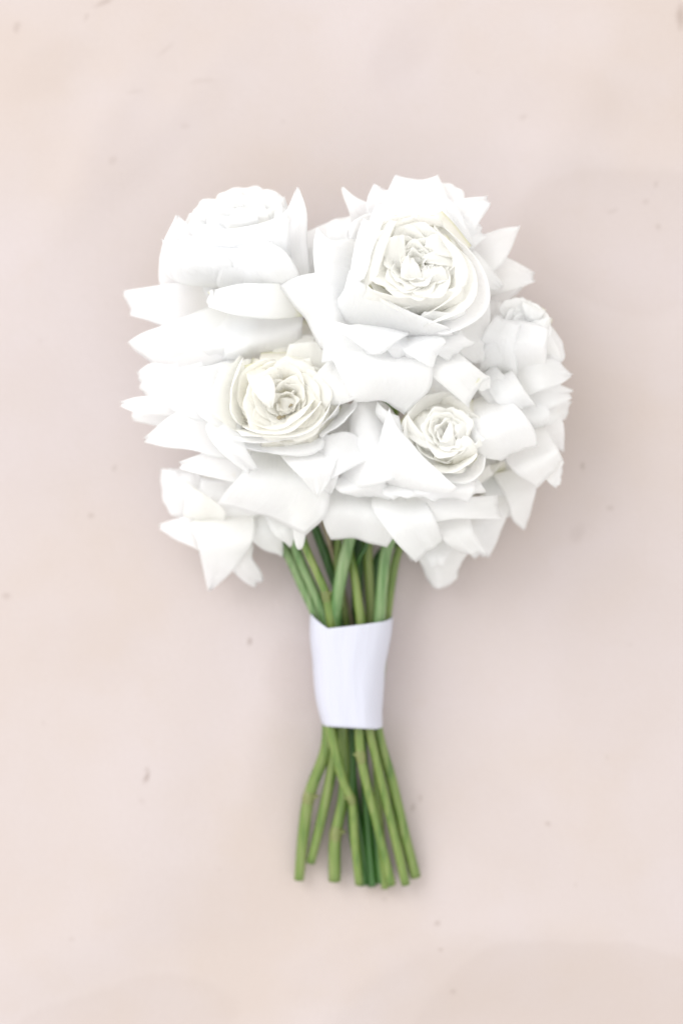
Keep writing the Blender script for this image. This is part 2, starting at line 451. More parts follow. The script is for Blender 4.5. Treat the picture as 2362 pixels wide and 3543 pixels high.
# ------------------------------------------------------------------ roses
BULGE, ROLL = 0.22, 0.14
class Rose:
    def __init__(self, label, base):
        self.base = at(*base)
        self.px = base
        self.o = bpy.data.objects.new('white_rose', None)
        self.o.empty_display_size = 0.02
        self.o.location = self.base
        col.objects.link(self.o)
        self.o['label'] = label
        self.o['category'] = 'rose'
        self.o['group'] = 'white roses of the bouquet'
        self.rng = random.Random(label)

    def petal(self, *rows, roll=1.0, mat=None, claw=True, wob=1.0, nu=19, nv=24, p=2.3, tip=1.0, thick=0.00042, spread=1.0, bul=1.0):
        """rows from the claw outwards: (Lx,Ly,Rx,Ry,z[,bulge mm[,Mdx,Mdy[,zR-zL]]])"""
        rng = self.rng
        ctr = []
        bmul = BULGE * rng.uniform(0.25, 1.25) * bul
        rmul = ROLL * rng.uniform(-1.2, 1.8)
        for n_row, r in enumerate(rows):
            lx, ly, rx, ry, z = r[:5]
            w = math.hypot(rx - lx, ry - ly) * S * 1000
            b = (r[5] if len(r) > 5 and r[5] is not None else min(0.16 * w, 6.0)) * bmul
            ox, oy = (r[6], r[7]) if len(r) > 7 else (0, 0)
            if n_row == len(rows) - 1 and len(r) <= 7 and n_row > 0 and claw:      # rim dips in between its two points
                q = rows[n_row - 1]
                bx, by = (q[0] + q[2]) / 2 - (lx + rx) / 2, (q[1] + q[3]) / 2 - (ly + ry) / 2
                bl = math.hypot(bx, by) + 1e-6
                k = 0.07 * math.hypot(rx - lx, ry - ly)
                ox, oy = bx / bl * k, by / bl * k
            dz = r[8] if len(r) > 8 else 0
            if claw and len(rows) >= 3:
                ex = (0.20, 0.05)[min(n_row, 1)] if n_row < len(rows) - 1 else 0.0
                ddx, ddy = (rx - lx) * ex * spread, (ry - ly) * ex * spread
                lx, ly, rx, ry = lx - ddx, ly - ddy, rx + ddx, ry + ddy
            L = at(lx, ly, z - dz / 2); R = at(rx, ry, z + dz / 2)
            M = at((lx + rx) / 2 + ox, (ly + ry) / 2 + oy, z + b)
            ctr.append([L, M, R])
        ctr = np.array(ctr)
        if claw:
            side = ctr[0, 2] - ctr[0, 0]
            side = side / (np.linalg.norm(side) + 1e-9) * 0.0035
            b = self.base + (ctr[0, 1] - self.base) * 0.12
            ctr = np.concatenate([np.array([[b - side, b, b + side]]), ctr])
        g = catmull(ctr, nv)                                     # (nv,3,3)
        u = np.linspace(0, 1, nu)
        # through L, M, R: linear + bump
        us = u ** rng.uniform(0.72, 1.38)
        q = 1 - np.abs(2 * us - 1) ** p
        Lp, Mp, Rp = g[:, 0][:, None], g[:, 1][:, None], g[:, 2][:, None]
        G = Lp * (1 - u)[None, :, None] + Rp * u[None, :, None] + (Mp - (Lp + Rp) / 2) * q[None, :, None]
        v = np.linspace(0, 1, nv)
        # wobble
        W = np.linalg.norm(g[:, 2] - g[:, 0], axis=1).max()
        amp = 0.00050 * wob * min(1.0, W / 0.012)
        f1, f2, f3 = rng.uniform(3, 6), rng.uniform(2, 5), rng.uniform(7, 12)
        a1, a2, a3 = (rng.uniform(0, 6.28) for _ in range(3))
        du = np.gradient(G, axis=1); dv = np.gradient(G, axis=0)
        nrm = np.cross(du, dv); nrm /= (np.linalg.norm(nrm, axis=2, keepdims=True) + 1e-12)
        n = (np.sin(f1 * u[None] + f2 * v[:, None] + a1) + 0.7 * np.sin(f2 * 1.7 * u[None] - f1 * v[:, None] + a2)
             + 0.45 * np.sin(f3 * u[None] + a3) * v[:, None] ** 3)
        n = n + rng.uniform(-1.1, 1.1) * np.exp(-((u[None] - rng.uniform(.35, .65)) / .10) ** 2) * smoothstep(.1, .8, v)[:, None]
        kk = np.abs(2 * u - 1)[None]
        n = n + 0.55 * np.sin(rng.uniform(14, 22) * v[:, None] + a2 + 2.2 * np.sign(u - .5)[None]) * kk ** 4 * smoothstep(.35, .8, v)[:, None]
        n = n + 0.45 * np.sin(rng.uniform(11, 18) * u[None] + a1) * smoothstep(.72, 1.0, v)[:, None]
        G = G + nrm * (amp * n * (0.3 + 0.7 * v[:, None]))[..., None]
        # rims rolled under at the sides and the tip
        k = np.abs(2 * u - 1)
        side = smoothstep(0.72, 1.0, k)[None, :] * smoothstep(0.25, 0.7, v)[:, None]
        end = smoothstep(0.86, 1.0, v)[:, None] ** 1.5 * np.ones_like(u)[None]
        drop = rmul * (0.0013 * roll * side + 0.0016 * roll * tip * end)
        G[..., 2] -= drop
        o = link('petal', sheet_mesh('petal', G, v, thick, mat or PETAL), self.o)
        return o

    def core(self, c, R, tilt, direction, rings, mat=None, ruffle=1.0):
        """nested inner petals. c=(px,py,z mm) of the middle of the rim, R px.
        ring: (count, d, half width, curl, depth mm, drop mm, lip, phase)"""
        rng = self.rng
        C = at(*c); Rm = R * S
        dx, dy = direction; dl = math.hypot(dx, dy) or 1
        ax = np.array([dx / dl * math.sin(tilt), -dy / dl * math.sin(tilt), math.cos(tilt)])
        e1 = np.cross(np.array([0, 1.0, 0]), ax); e1 /= np.linalg.norm(e1); e2 = np.cross(ax, e1)
        for (cnt, d, hw, curl, depth, drop, lip, ph) in rings:
            for i in range(cnt):
                th = ph + 2 * math.pi * (i + rng.uniform(-.22, .22)) / cnt
                dd = d * rng.uniform(.88, 1.12); w = hw * rng.uniform(.85, 1.15); cu = curl * rng.uniform(.8, 1.2)
                nu, nv = 17, 13
                u = np.linspace(-1, 1, nu)[None]; v = np.linspace(0, 1, nv)[:, None]
                f = rng.uniform(3.0, 5.5); a = rng.uniform(0, 6.28); a4 = rng.uniform(0, 6.28)
                sc_ = 0.42 + 0.58 * v ** 0.75 + lip * smoothstep(.7, 1, v) * v
                rho = dd * (1 - cu * u ** 2) * sc_ + 0.032 * ruffle * np.sin(f * u + a) * v ** 2 + 0.016 * ruffle * np.sin(2.3 * f * u + a4) * v ** 3
                tau = w * np.sin(u * 1.35) * (0.45 + 0.55 * v ** 0.7)
                top = 1 - 0.26 * np.abs(u) ** 2.6 + 0.05 * np.sin(2 * f * u + a4) + rng.uniform(-.08, .08)
                z = (-drop - depth + depth * (v ** 0.9) * top) * 0.001
                x = (rho * math.cos(th) - tau * math.sin(th)) * Rm
                y = (rho * math.sin(th) + tau * math.cos(th)) * Rm
                G = C + x[..., None] * e1 + y[..., None] * e2 + z[..., None] * ax
                link('petal', sheet_mesh('petal', G, v[:, 0], 0.0004, mat or PETAL_IN), self.o)

    def heart(self, c, R, layers, mat=None, gx=0.0, gy=0.0, sq=1.0):
        """flaps folded in towards the middle of the cup. layer: (n, outer, inner, z mm, width, phase)"""
        rng = self.rng
        cx, cy = c
        for (n, ro, ri, z, w, ph) in layers:
            for k in range(n):
                a = ph + 2 * math.pi * (k + rng.uniform(-.3, .3)) / n
                a2 = a + rng.uniform(-.45, .45)
                r1, r2 = R * ro * rng.uniform(.88, 1.1), R * ri * rng.uniform(.5, 1.3)
                def row(r, ang, wd, zz, b=None):
                    x, y = r * math.cos(ang), r * math.sin(ang)
                    tx, ty = -math.sin(ang) * wd * R / 2, math.cos(ang) * wd * R / 2
                    return (cx + x - tx, cy + (y - ty) * sq, cx + x + tx, cy + (y + ty) * sq, zz + gx * x + gy * y * sq, b)
                zz = z + rng.uniform(-1.5, 1.5)
                self.petal(row(r1, a, w, zz - 9, 2), row(r1 * .8 + r2 * .2, a, w * 1.05, zz, 4), row(r1 * .4 + r2 * .6, (a + a2) / 2, w * .75, zz + .5, 4),
                           row(r2, a2, w * .3, zz - 3, 1), roll=.25, mat=mat or PETAL_IN, claw=False, thick=.00045, wob=1.0, bul=.7)

    def guard(self, n, r0, r1, z0, z1, half=0.62, ph=0.0, cx=None, cy=None, sq=1.0):
        """plain backing petals spreading round the calyx, inside the outline"""
        bx, by = (cx, cy) if cx is not None else self.px[:2]
        for i in range(n):
            a = ph + 2 * math.pi * i / n
            def pt(r, t): return (bx + r * math.cos(t), by + r * math.sin(t) * sq)
            rr = r1 * self.rng.uniform(.85, 1.05)
            l0, l1 = pt(r0, a - half * .7), pt(r0, a + half * .7)
            m0, m1 = pt(rr * .72, a - half), pt(rr * .72, a + half)
            t0, t1 = pt(rr, a - half * .38), pt(rr, a + half * .38)
            self.petal((*l0, *l1, z0), (*m0, *m1, (z0 + z1) / 2 + 3), (*t0, *t1, z1))

    def stem(self, path, mat, r=2.2, nodes=(), sepals=True):
        """path of (px,py,z mm) from below the calyx to the cut end"""
        b = self.px
        pts = [at(*b) - np.array([0, 0, .004])] + [at(*q) for q in path]
        P = catmull(np.array(pts), 70)
        n = len(P); s = np.linspace(0, 1, n)
        rad = (r * 0.00108) * (0.94 + 0.06 * np.sin(9 * s + b[0]) + 0.05 * np.sin(23 * s + b[1]))
        bump = np.zeros(n)
        lens = np.concatenate([[0], np.cumsum(np.linalg.norm(np.diff(P, axis=0), axis=1))])
        st = link('stem', tube_mesh('stem', P, rad, mat, 14, cap_mat=CUT_MAT), self.o)
        for (qx, qy, qz) in nodes:
            t = at(qx, qy, qz)
            i = int(np.argmin(np.linalg.norm(P - t, axis=1)))
            i = min(max(i, 2), n - 3)
            seg = P[i - 1:i + 2]
            seg = catmull(seg, 9)
            bul = 1 + 0.13 * np.exp(-np.linspace(-1.8, 1.8, 9) ** 2)
            link('stem_node', tube_mesh('stem_node', seg, rad[i] * bul, NODE_MAT, 14), st)
            # broken bud stub on the side of the node
            d = P[i + 1] - P[i - 1]; d /= np.linalg.norm(d)
            sd = np.cross(d, [0, 0, 1]); sd /= np.linalg.norm(sd)
            sd = sd * (1 if qx > 1200 else -1)
            a = P[i]; tip = a + sd * rad[i] * 1.5 - d * rad[i] * 0.7 + np.array([0, 0, rad[i] * .4])
            link('bud_stub', tube_mesh('bud_stub', catmull(np.array([a, (a + tip) / 2, tip]), 6), np.linspace(rad[i] * .75, rad[i] * .25, 6), NODE_MAT, 10), st)
        # calyx: swollen green cup under the petals
        d = P[3] - P[0]; d /= np.linalg.norm(d)
        cal = [P[0] - d * 0.004, P[0], P[0] + d * 0.005, P[0] + d * 0.011, P[0] + d * 0.014]
        link('calyx', tube_mesh('calyx', cal, [.0050, .0058, .0056, .0036, .0024], STEM_SHADE_GREEN, 12), self.o)
        return st

# 1 ---- the large sharp rose at the front
r1 = Rose('large front rose in sharp focus, its ruffled cup open towards the viewer', (1425, 1060, 56))
r1.guard(7, 60, 215, 62, 56, ph=.3, cx=1420, cy=1050)
r1.petal((1222, 870, 1206, 1085, 74), (1140, 840, 1100, 1030, 80), (1098, 800, 1086, 975, 77, 2), (1101, 792, 1110, 795, 75, 0.5))
r1.petal((1228, 950, 1212, 1100, 72), (1105, 952, 1170, 1165, 79), (1030, 968, 1140, 1195, 76, 3), (963, 990, 1112, 1211, 71, 2, 8, -3), roll=1.3)
r1.petal((1250, 1160, 1330, 1190, 78), (1170, 1130, 1255, 1230, 80, 2), (1119, 1124, 1112, 1255, 80, 1, 3, 0), roll=.4)
r1.petal((1230, 1130, 1385, 1150, 84), (1165, 1118, 1362, 1178, 92, 3.5), (1119, 1122, 1300, 1225, 87, 2.5, 0, -2), (1121, 1127, 1268, 1228, 84, 1.5), roll=1.0)
r1.petal((1220, 1200, 1320, 1260, 70), (1110, 1285, 1240, 1368, 76), (1034, 1369, 1160, 1398, 70, 2, -6, -2), roll=.9)
r1.petal((1190, 1190, 1430, 1190, 74), (1178, 1270, 1482, 1262, 84, 5), (1205, 1335, 1474, 1345, 80, 5), (1238, 1390, 1420, 1400, 73, 3, 0, -5), (1240, 1391, 1399, 1436, 70, 2.5, 6, -18), roll=.8)
r1.petal((1320, 1150, 1420, 1165, 80), (1335, 1195, 1432, 1215, 86, 2), (1365, 1240, 1425, 1250, 82, 1.5), roll=1.0)
r1.petal((1465, 1155, 1372, 1162, 80), (1535, 1180, 1415, 1222, 87, 4), (1523, 1207, 1490, 1270, 84, 1.5), (1505, 1245, 1490, 1272, 82, .5), roll=.7)
r1.petal((1570, 1140, 1445, 1165, 76), (1595, 1162, 1500, 1215, 83, 3.5), (1643, 1186, 1551, 1250, 78, 2.5, -3, -2), roll=1.0)
r1.petal((1545, 1205, 1430, 1230, 70), (1620, 1255, 1495, 1298, 80, 5), (1692, 1308, 1622, 1410, 74, 3, -14, -2), roll=.8)
r1.petal((1662, 1295, 1640, 1330, 76, 1), (1694, 1306, 1660, 1352, 73, .5), (1694, 1344, 1672, 1350, 71, .3), roll=.3, claw=False, wob=.3)
r1.petal((1650, 1020, 1540, 1110, 64), (1690, 1130, 1575, 1200, 66), (1686, 1235, 1640, 1258, 62, 2, 4, 4), roll=1.0)
r1.petal((1390, 1240, 1590, 1240, 62), (1370, 1340, 1600, 1350, 64), (1385, 1395, 1600, 1412, 58, 3, 0, 6), roll=.7)
r1.petal((1280, 760, 1200, 900, 66), (1225, 770, 1180, 930, 70), (1200, 800, 1160, 950, 66), roll=.8)
# cup
r1.petal((1222, 1075, 1500, 1140, 72, 3, -28, 58), (1206, 1010, 1548, 1150, 86, 4, -22, 40), (1212, 932, 1546, 1126, 97, 3, -32, 14), roll=.8, nu=23, tip=1.6)
r1.petal((1225, 1000, 1256, 800, 78, 3, -18, 0), (1232, 975, 1278, 778, 92, 2, -26, 0), (1262, 965, 1331, 758, 101, 1, -8, 4), roll=.3)
r1.petal((1262, 985, 1300, 790, 84, 2, -16, 0), (1285, 968, 1345, 772, 100, 1, -20, 0), (1306, 950, 1372, 765, 102, 1, -6, 4), roll=.2, mat=PETAL_IN)
r1.petal((1480, 810, 1480, 1110, 76, 2, 50, 0), (1508, 780, 1512, 1140, 88, 2, 118, 0), (1513, 767, 1545, 1156, 94, 2, 166, 26), roll=.6, nu=25)
r1.petal((1470, 820, 1460, 1090, 80, 2, 60, 0), (1500, 790, 1480, 1110, 94, 2, 110, 10), (1506, 782, 1530, 1110, 99, 2, 128, 20), roll=.6, nu=25, mat=PETAL_IN)
r1.petal((1455, 830, 1450, 1060, 84, 1, 60, 0), (1480, 800, 1480, 1070, 98, 1, 100, 0), (1492, 790, 1590, 1010, 101, 1, 62, -16), roll=.5, nu=21, mat=PETAL_IN)
r1.petal((1300, 1050, 1560, 1060, 82, 2, 0, 30), (1280, 1015, 1590, 1040, 96, 2, 0, 24), (1272, 985, 1605, 988, 101, 1, -10, 34), roll=.5, nu=23, mat=PETAL_IN)
r1.petal((1440, 1100, 1580, 1090, 82, 2, 0, 20), (1450, 1100, 1600, 1082, 92, 2, 0, 16), (1468, 1076, 1614, 1062, 97, 1, 0, 12), roll=.8)
r1.petal((1260, 830, 1330, 800, 84, 1), (1300, 790, 1400, 765, 96, 1, 0, -6), (1331, 760, 1450, 752, 100, 0.5, 0, -8), roll=.2, mat=PETAL_IN)
r1.petal((1360, 800, 1500, 800, 84, 1), (1380, 775, 1520, 780, 96, 1, 0, -10), (1392, 752, 1512, 765, 99, 0.5, 8, -14), roll=.2, mat=PETAL_IN)
r1.core((1438, 905, 98), 165, .16, (.3, -.8), [
    (5, .82, .66, .35, 14, 3, .05, .2), (5, .60, .52, .45, 13, 5, .03, .9), (4, .36, .40, .6, 12, 6, .0, .1)], mat=PETAL_IN, ruffle=1.2)
# quartered heart: flaps folded in towards the middle
r1.petal((1370, 960, 1510, 960, 88, 2), (1375, 905, 1505, 900, 95, 4), (1390, 850, 1490, 845, 91, 2), claw=False, mat=PETAL_IN)
HR = dict(roll=.25, mat=PETAL_IN, claw=False, thick=.00045, wob=1.0, bul=.55)
r1.heart((1440, 905), 165, [(6, 1.0, .04, 90, .95, .3)], mat=PETAL_IN)
r1.core((1440, 905, 100), 150, .12, (.3, -.8), [(6, .84, .50, .45, 7, 0, .10, .2), (6, .68, .42, .6, 7, 0, .08, .7), (6, .52, .35, .65, 6.5, 0, .08, .1),
    (5, .37, .29, .7, 6, 0, .05, .5), (4, .22, .22, .7, 5.5, 0, .05, .2)], mat=PETAL_IN, ruffle=1.6)
r1.petal((1262, 990, 1372, 1000, 91, 2), (1264, 940, 1368, 955, 97, 3), (1278, 898, 1352, 888, 99, 2, 0, -6), **HR)
r1.petal((1315, 960, 1405, 990, 92, 2), (1318, 890, 1405, 900, 99, 3), (1330, 832, 1398, 812, 101, 2, 0, -6), **HR)
r1.petal((1280, 905, 1330, 870, 93, 1), (1285, 840, 1345, 830, 99, 2), (1300, 800, 1352, 790, 101, 1), **HR)
r1.petal((1380, 1010, 1462, 1010, 93, 2), (1384, 955, 1460, 960, 100, 4), (1390, 915, 1448, 918, 101, 4), (1402, 893, 1432, 893, 99, 2.5, 0, -5), **HR)
r1.petal((1440, 1012, 1560, 1008, 92, 2), (1448, 968, 1552, 972, 99, 5), (1458, 935, 1540, 940, 100, 4), (1474, 918, 1522, 924, 98, 2, 0, -5), **HR)
r1.petal((1605, 990, 1520, 995, 91, 2), (1612, 945, 1520, 950, 97, 4), (1590, 912, 1500, 918, 98, 3), (1560, 896, 1486, 906, 97, 2, -4, -3), **HR)
r1.petal((1606, 935, 1570, 870, 93, 2), (1560, 922, 1530, 866, 99, 4), (1500, 914, 1482, 876, 100, 2), (1466, 908, 1462, 890, 97, 1), **HR)
r1.petal((1602, 900, 1545, 812, 92, 2), (1560, 892, 1515, 812, 99, 4), (1510, 880, 1484, 818, 101, 2), (1480, 872, 1470, 838, 99, .8), **HR)

# 2 ---- upper left
r2 = Rose('tall blurred rose at the upper left, one tip standing beside the gap', (850, 1000, 40))
r2.guard(6, 60, 200, 46, 40, ph=.5, cx=840, cy=990, sq=.8)
r2.petal((700, 1000, 720, 1120, 46), (590, 988, 600, 1130, 52, 4), (500, 1000, 500, 1102, 46, 3), (427, 1005, 449, 1091, 40, 1.5, 2, 0), roll=.9)
r2.petal((780, 1060, 880, 1150, 50), (590, 1125, 755, 1246, 58, 5), (505, 1155, 660, 1285, 52, 4), (443, 1182, 606, 1292, 46, 2, -16, 10), roll=1.0)
r2.petal((1000, 1060, 830, 1110, 54), (1034, 1135, 790, 1215, 62, 5), (1034, 1215, 770, 1262, 54, 3, -6, 12), roll=.8)
r2.petal((860, 1110, 720, 1130, 55), (870, 1190, 700, 1200, 62, 4), (840, 1248, 755, 1250, 55, 3, -40, 2), roll=.9)
r2.petal((1065, 985, 1050, 1095, 62, 2), (940, 980, 930, 1104, 73, 5), (820, 982, 800, 1088, 75, 5), (742, 1001, 722, 1062, 73, 2, 8, 0), roll=1.0, claw=False)
r2.petal((720, 1010, 760, 1040, 68, 1), (735, 1003, 740, 1066, 72, .5), (716, 1042, 722, 1060, 68, .3), roll=.3, claw=False)
r2.petal((930, 980, 1040, 980, 60), (950, 860, 1056, 830, 68, 3), (990, 740, 1058, 735, 70, 2), (1022, 652, 1034, 649, 66, .3), roll=.5)
r2.petal((870, 985, 1010, 990, 68), (850, 905, 1014, 920, 78, 4), (838, 868, 985, 875, 78, 3, 10, -4), (822, 846, 945, 838, 76, 2, 8, -8), roll=.6)
r2.petal((660, 975, 920, 995, 62), (600, 890, 930, 915, 74, 5), (562, 828, 930, 860, 70, 2, 0, -10), roll=.7)
r2.petal((640, 950, 760, 960, 60), (580, 880, 740, 930, 70, 3), (560, 826, 700, 920, 70, 2, 0, 6), roll=.6)
r2.petal((590, 940, 690, 900, 54), (568, 850, 680, 830, 60, 3), (592, 790, 660, 790, 60, 2), (608, 746, 618, 746, 58, .3), roll=.4)
r2.petal((575, 1000, 640, 1000, 46), (556, 900, 640, 900, 50, 2), (560, 850, 640, 840, 50, 2), roll=.4)
r2.petal((640, 900, 860, 900, 46), (640, 800, 880, 800, 53, 3), (655, 738, 850, 735, 60, 2, 10, -14), roll=.4)
r2.petal((760, 880, 980, 880, 46), (780, 770, 1000, 770, 52, 3), (798, 676, 985, 680, 57, 1, -10, 0), roll=.4)
r2.petal((700, 880, 900, 880, 48), (720, 780, 880, 760, 54, 3), (765, 714, 826, 700, 59, 1, 4, -10), roll=.3)
r2.petal((850, 900, 1010, 900, 44), (880, 760, 1010, 760, 50, 3), (912, 655, 980, 690, 55, 1, 12, -8), roll=.3)
r2.core((835, 765, 62), 150, .72, (-.1, -1), [(5, .98, .66, .34, 7, 0, .08, .2), (4, .78, .62, .42, 6, 0, .08, .8), (4, .56, .52, .5, 5, 0, .08, .3)], mat=PETAL, ruffle=1.1)
r2.heart((845, 775), 115, [(6, 1.0, .05, 60, 1.0, .9), (4, .7, .08, 62, .9, .1)], mat=PETAL, gy=.10, sq=.6)
r2.petal((690, 900, 950, 900, 64), (640, 850, 985, 820, 74, 2, 0, 8), (618, 806, 1000, 752, 76, 1, 10, 34), roll=.4, nu=25)
r2.petal((720, 880, 950, 880, 62), (690, 820, 985, 790, 71, 2, 0, 8), (690, 778, 1004, 722, 73, 1, 10, 34), roll=.4, nu=25)
r2.heart((832, 765), 140, [(6, 1.0, .04, 57, .95, .3)], mat=PETAL, gy=.09, sq=.75)
r2.petal((680, 960, 800, 975, 66), (650, 880, 790, 900, 77, 3), (622, 850, 760, 860, 78, 2, 6, -6), roll=.6)

r2.petal((780, 985, 930, 990, 66), (770, 920, 930, 925, 76, 3), (760, 862, 905, 872, 77, 2, 0, -8), roll=.6)
r2.petal((610, 960, 760, 975, 62), (590, 900, 760, 930, 73, 3), (585, 850, 735, 890, 75, 2, 6, 4), roll=.6)
r2.petal((790, 800, 890, 795, 62, 1), (790, 765, 895, 760, 70, 3), (805, 728, 885, 722, 69, 2, 0, -6), roll=.3, claw=False)
r2.petal((830, 790, 930, 780, 64, 1), (835, 752, 930, 742, 69, 3), (850, 722, 915, 716, 67, 2, 0, -6), roll=.3, claw=False)

# 3 ---- top right, behind the front rose
r3 = Rose('topmost rose behind the front one, with spiky petals out to the right', (1480, 860, 38))
r3.guard(6, 50, 150, 44, 40, ph=.2, cx=1480, cy=850)
r3.petal((1245, 805, 1340, 800, 46), (1212, 735, 1292, 715, 52, 3), (1193, 690, 1240, 690, 52, 1), (1180, 650, 1188, 648, 50, .3), roll=.3)
r3.petal((1310, 810, 1400, 800, 50), (1276, 690, 1400, 690, 58, 3), (1292, 636, 1390, 655, 56, 1, 0, 8), roll=.5)
r3.petal((1340, 820, 1550, 820, 50), (1335, 700, 1545, 690, 58, 4), (1366, 607, 1514, 604, 56, 1, 0, 14), roll=.4)
r3.petal((1450, 800, 1580, 800, 48), (1490, 690, 1610, 720, 54, 3), (1518, 625, 1596, 678, 52, 1, 10, -12), roll=.5)
r3.petal((1480, 800, 1600, 840, 54), (1570, 705, 1645, 780, 60, 3), (1686, 677, 1694, 712, 56, 1), roll=.6)
r3.petal((1330, 850, 1580, 850, 62), (1290, 770, 1560, 770, 72, 4), (1298, 712, 1530, 700, 70, 2, 0, -14), roll=.6)
r3.petal((1400, 840, 1600, 860, 60), (1420, 740, 1600, 770, 66, 4), (1450, 672, 1570, 700, 64, 1, 0, -10), roll=.6)
r3.petal((1510, 800, 1570, 890, 56), (1610, 765, 1640, 850, 60, 3), (1662, 775, 1681, 820, 56, 1.5), roll=.7)
r3.petal((1560, 840, 1610, 960, 46), (1670, 815, 1725, 915, 50, 4), (1740, 792, 1764, 860, 46, 2), (1793, 782, 1798, 787, 42, .3), roll=.7)
r3.petal((1620, 890, 1620, 1010, 40), (1745, 893, 1755, 1005, 44, 4), (1848, 945, 1846, 974, 36, 1.5), roll=.9)
r3.petal((1590, 850, 1610, 980, 54), (1660, 890, 1660, 1000, 60, 3), (1742, 990, 1722, 1006, 54, 1), roll=.7)
r3.petal((1640, 950, 1640, 1050, 34), (1730, 950, 1700, 1050, 36, 3), (1812, 985, 1735, 1050, 30, 1, 6, 6), roll=.8)
r3.core((1440, 760, 66), 120, .6, (0, -1), [(5, .88, .68, .32, 12, 0, .05, .4), (5, .58, .5, .4, 11, 1, .0, .1)], mat=PETAL, ruffle=1.0)
r3.heart((1445, 735), 95, [(5, .9, .3, 66, .8, .2), (3, .5, .1, 67, .55, .7)], mat=PETAL, gy=.06, sq=.6)

# 11 ---- half hidden between the two upper roses
r11 = Rose('mostly hidden rose in the gap between the two upper roses', (1120, 940, 30))
r11.guard(5, 40, 130, 36, 32, ph=.2, cx=1120, cy=960)
r11.petal((1060, 980, 1210, 960, 38), (1045, 880, 1235, 850, 46, 5), (1052, 800, 1225, 745, 42, 3, 0, -4), roll=.8)
r11.petal((1140, 930, 1260, 900, 44), (1130, 850, 1262, 830, 50, 4), (1128, 790, 1215, 752, 47, 2, 8, -2), roll=.8)
r11.petal((1150, 930, 1290, 900, 48), (1180, 860, 1290, 850, 56, 4), (1215, 800, 1275, 815, 54, 2), roll=.8)
r11.petal((1050, 1000, 1150, 1000, 44), (1050, 930, 1140, 900, 52, 4), (1060, 860, 1140, 830, 52, 2), roll=.8)

# 4 ---- left centre, open creamy cup
r4 = Rose('open creamy rose left of centre, its layered cup partly under the front rose', (970, 1450, 34))
r4.guard(7, 60, 220, 42, 34, ph=.1, cx=920, cy=1460)
r4.petal((720, 1260, 720, 1420, 44), (590, 1268, 600, 1400, 52, 5), (520, 1262, 540, 1380, 48, 3), (473, 1288, 508, 1370, 42, 1, -6, -2), roll=.8)
r4.petal((660, 1372, 650, 1440, 50), (560, 1376, 540, 1430, 54, 3.5), (480, 1376, 470, 1425, 50, 2.5), (418, 1390, 420, 1405, 47, .8), roll=1.0)
r4.petal((660, 1400, 660, 1500, 40), (560, 1405, 560, 1475, 42, 2), (450, 1415, 462, 1456, 38, 1.5), roll=.8)
r4.petal((740, 1430, 780, 1560, 54), (620, 1430, 660, 1552, 60, 5), (570, 1460, 580, 1545, 55, 3), (502, 1515, 500, 1530, 48, .5), roll=.9)
r4.petal((820, 1460, 730, 1470, 62), (845, 1545, 755, 1550, 68, 3.5), (875, 1595, 815, 1605, 64, 2), (894, 1624, 862, 1638, 60, 1), roll=1.1)
r4.petal((800, 1540, 860, 1645, 50), (700, 1572, 730, 1648, 56, 3), (620, 1598, 626, 1618, 50, .8), roll=1.0)
r4.petal((905, 1560, 1070, 1580, 48), (850, 1640, 1128, 1690, 56, 6), (800, 1700, 1110, 1775, 52, 5), (752, 1744, 1060, 1848, 44, 3, -10, -14), roll=.8, nu=21)
r4.petal((1005, 1740, 1085, 1750, 51, 2), (1012, 1825, 1062, 1828, 45, 1.5), (1026, 1893, 1047, 1893, 40, 1), (1033, 1901, 1041, 1901, 39, .2), roll=.5, claw=False, wob=.3)
r4.petal((1000, 1570, 1150, 1535, 60), (1036, 1640, 1152, 1610, 68, 4), (1066, 1680, 1134, 1665, 64, 2), (1092, 1717, 1098, 1717, 60, .3), roll=.8)
r4.petal((1100, 1600, 1165, 1600, 58), (1112, 1660, 1164, 1655, 61, 2), (1130, 1706, 1142, 1708, 56, .5), roll=.6)
r4.petal((1080, 1530, 1120, 1640, 60), (1130, 1512, 1165, 1640, 66, 4), (1200, 1500, 1230, 1605, 66, 4), (1292, 1545, 1306, 1572, 62, 1), roll=.9)
r4.petal((760, 1280, 770, 1460, 50), (650, 1275, 660, 1440, 60, 6), (560, 1285, 590, 1420, 58, 4), roll=.8)
r4.petal((830, 1290, 830, 1480, 54), (720, 1275, 740, 1465, 66, 6), (640, 1285, 690, 1440, 68, 4, -10, 0), roll=.8)
# cup walls
r4.petal((860, 1470, 850, 1270, 58, 2, -20, 0), (800, 1470, 800, 1270, 70, 3, -40, 0), (735, 1435, 770, 1255, 76, 2, -16, 0), roll=.5, mat=PETAL_IN, nu=19)
r4.petal((880, 1460, 870, 1280, 60, 2, -20, 0), (835, 1460, 835, 1262, 73, 2, -40, 0), (808, 1438, 850, 1240, 78, 2, -28, 0), roll=.4, mat=PETAL_IN, nu=19)
r4.petal((846, 1266, 900, 1250, 70, 1), (862, 1325, 946, 1322, 78, 2), (900, 1385, 950, 1368, 79, 2), (930, 1412, 940, 1408, 76, .3), roll=.2, mat=PETAL_IN, claw=False)
r4.petal((960, 1400, 1000, 1330, 60, 1), (962, 1330, 1000, 1290, 70, 1), (966, 1296, 988, 1228, 75, .5, -6, 0), roll=.2, mat=PETAL_WARM)
r4.petal((1020, 1400, 1060, 1330, 60, 1), (1010, 1310, 1080, 1290, 70, 1), (1000, 1240, 1075, 1235, 73, 1), roll=.3, mat=PETAL_WARM)
r4.petal((1060, 1420, 1110, 1300, 58, 1), (1090, 1400, 1130, 1290, 68, 1), (1112, 1390, 1150, 1280, 72, 1), roll=.3, mat=PETAL_IN)
r4.petal((850, 1480, 1100, 1450, 56, 2, 0, 30), (800, 1500, 1150, 1430, 66, 3, 10, 40), (790, 1508, 1180, 1395, 74, 2, 30, 66), roll=.7, nu=25)
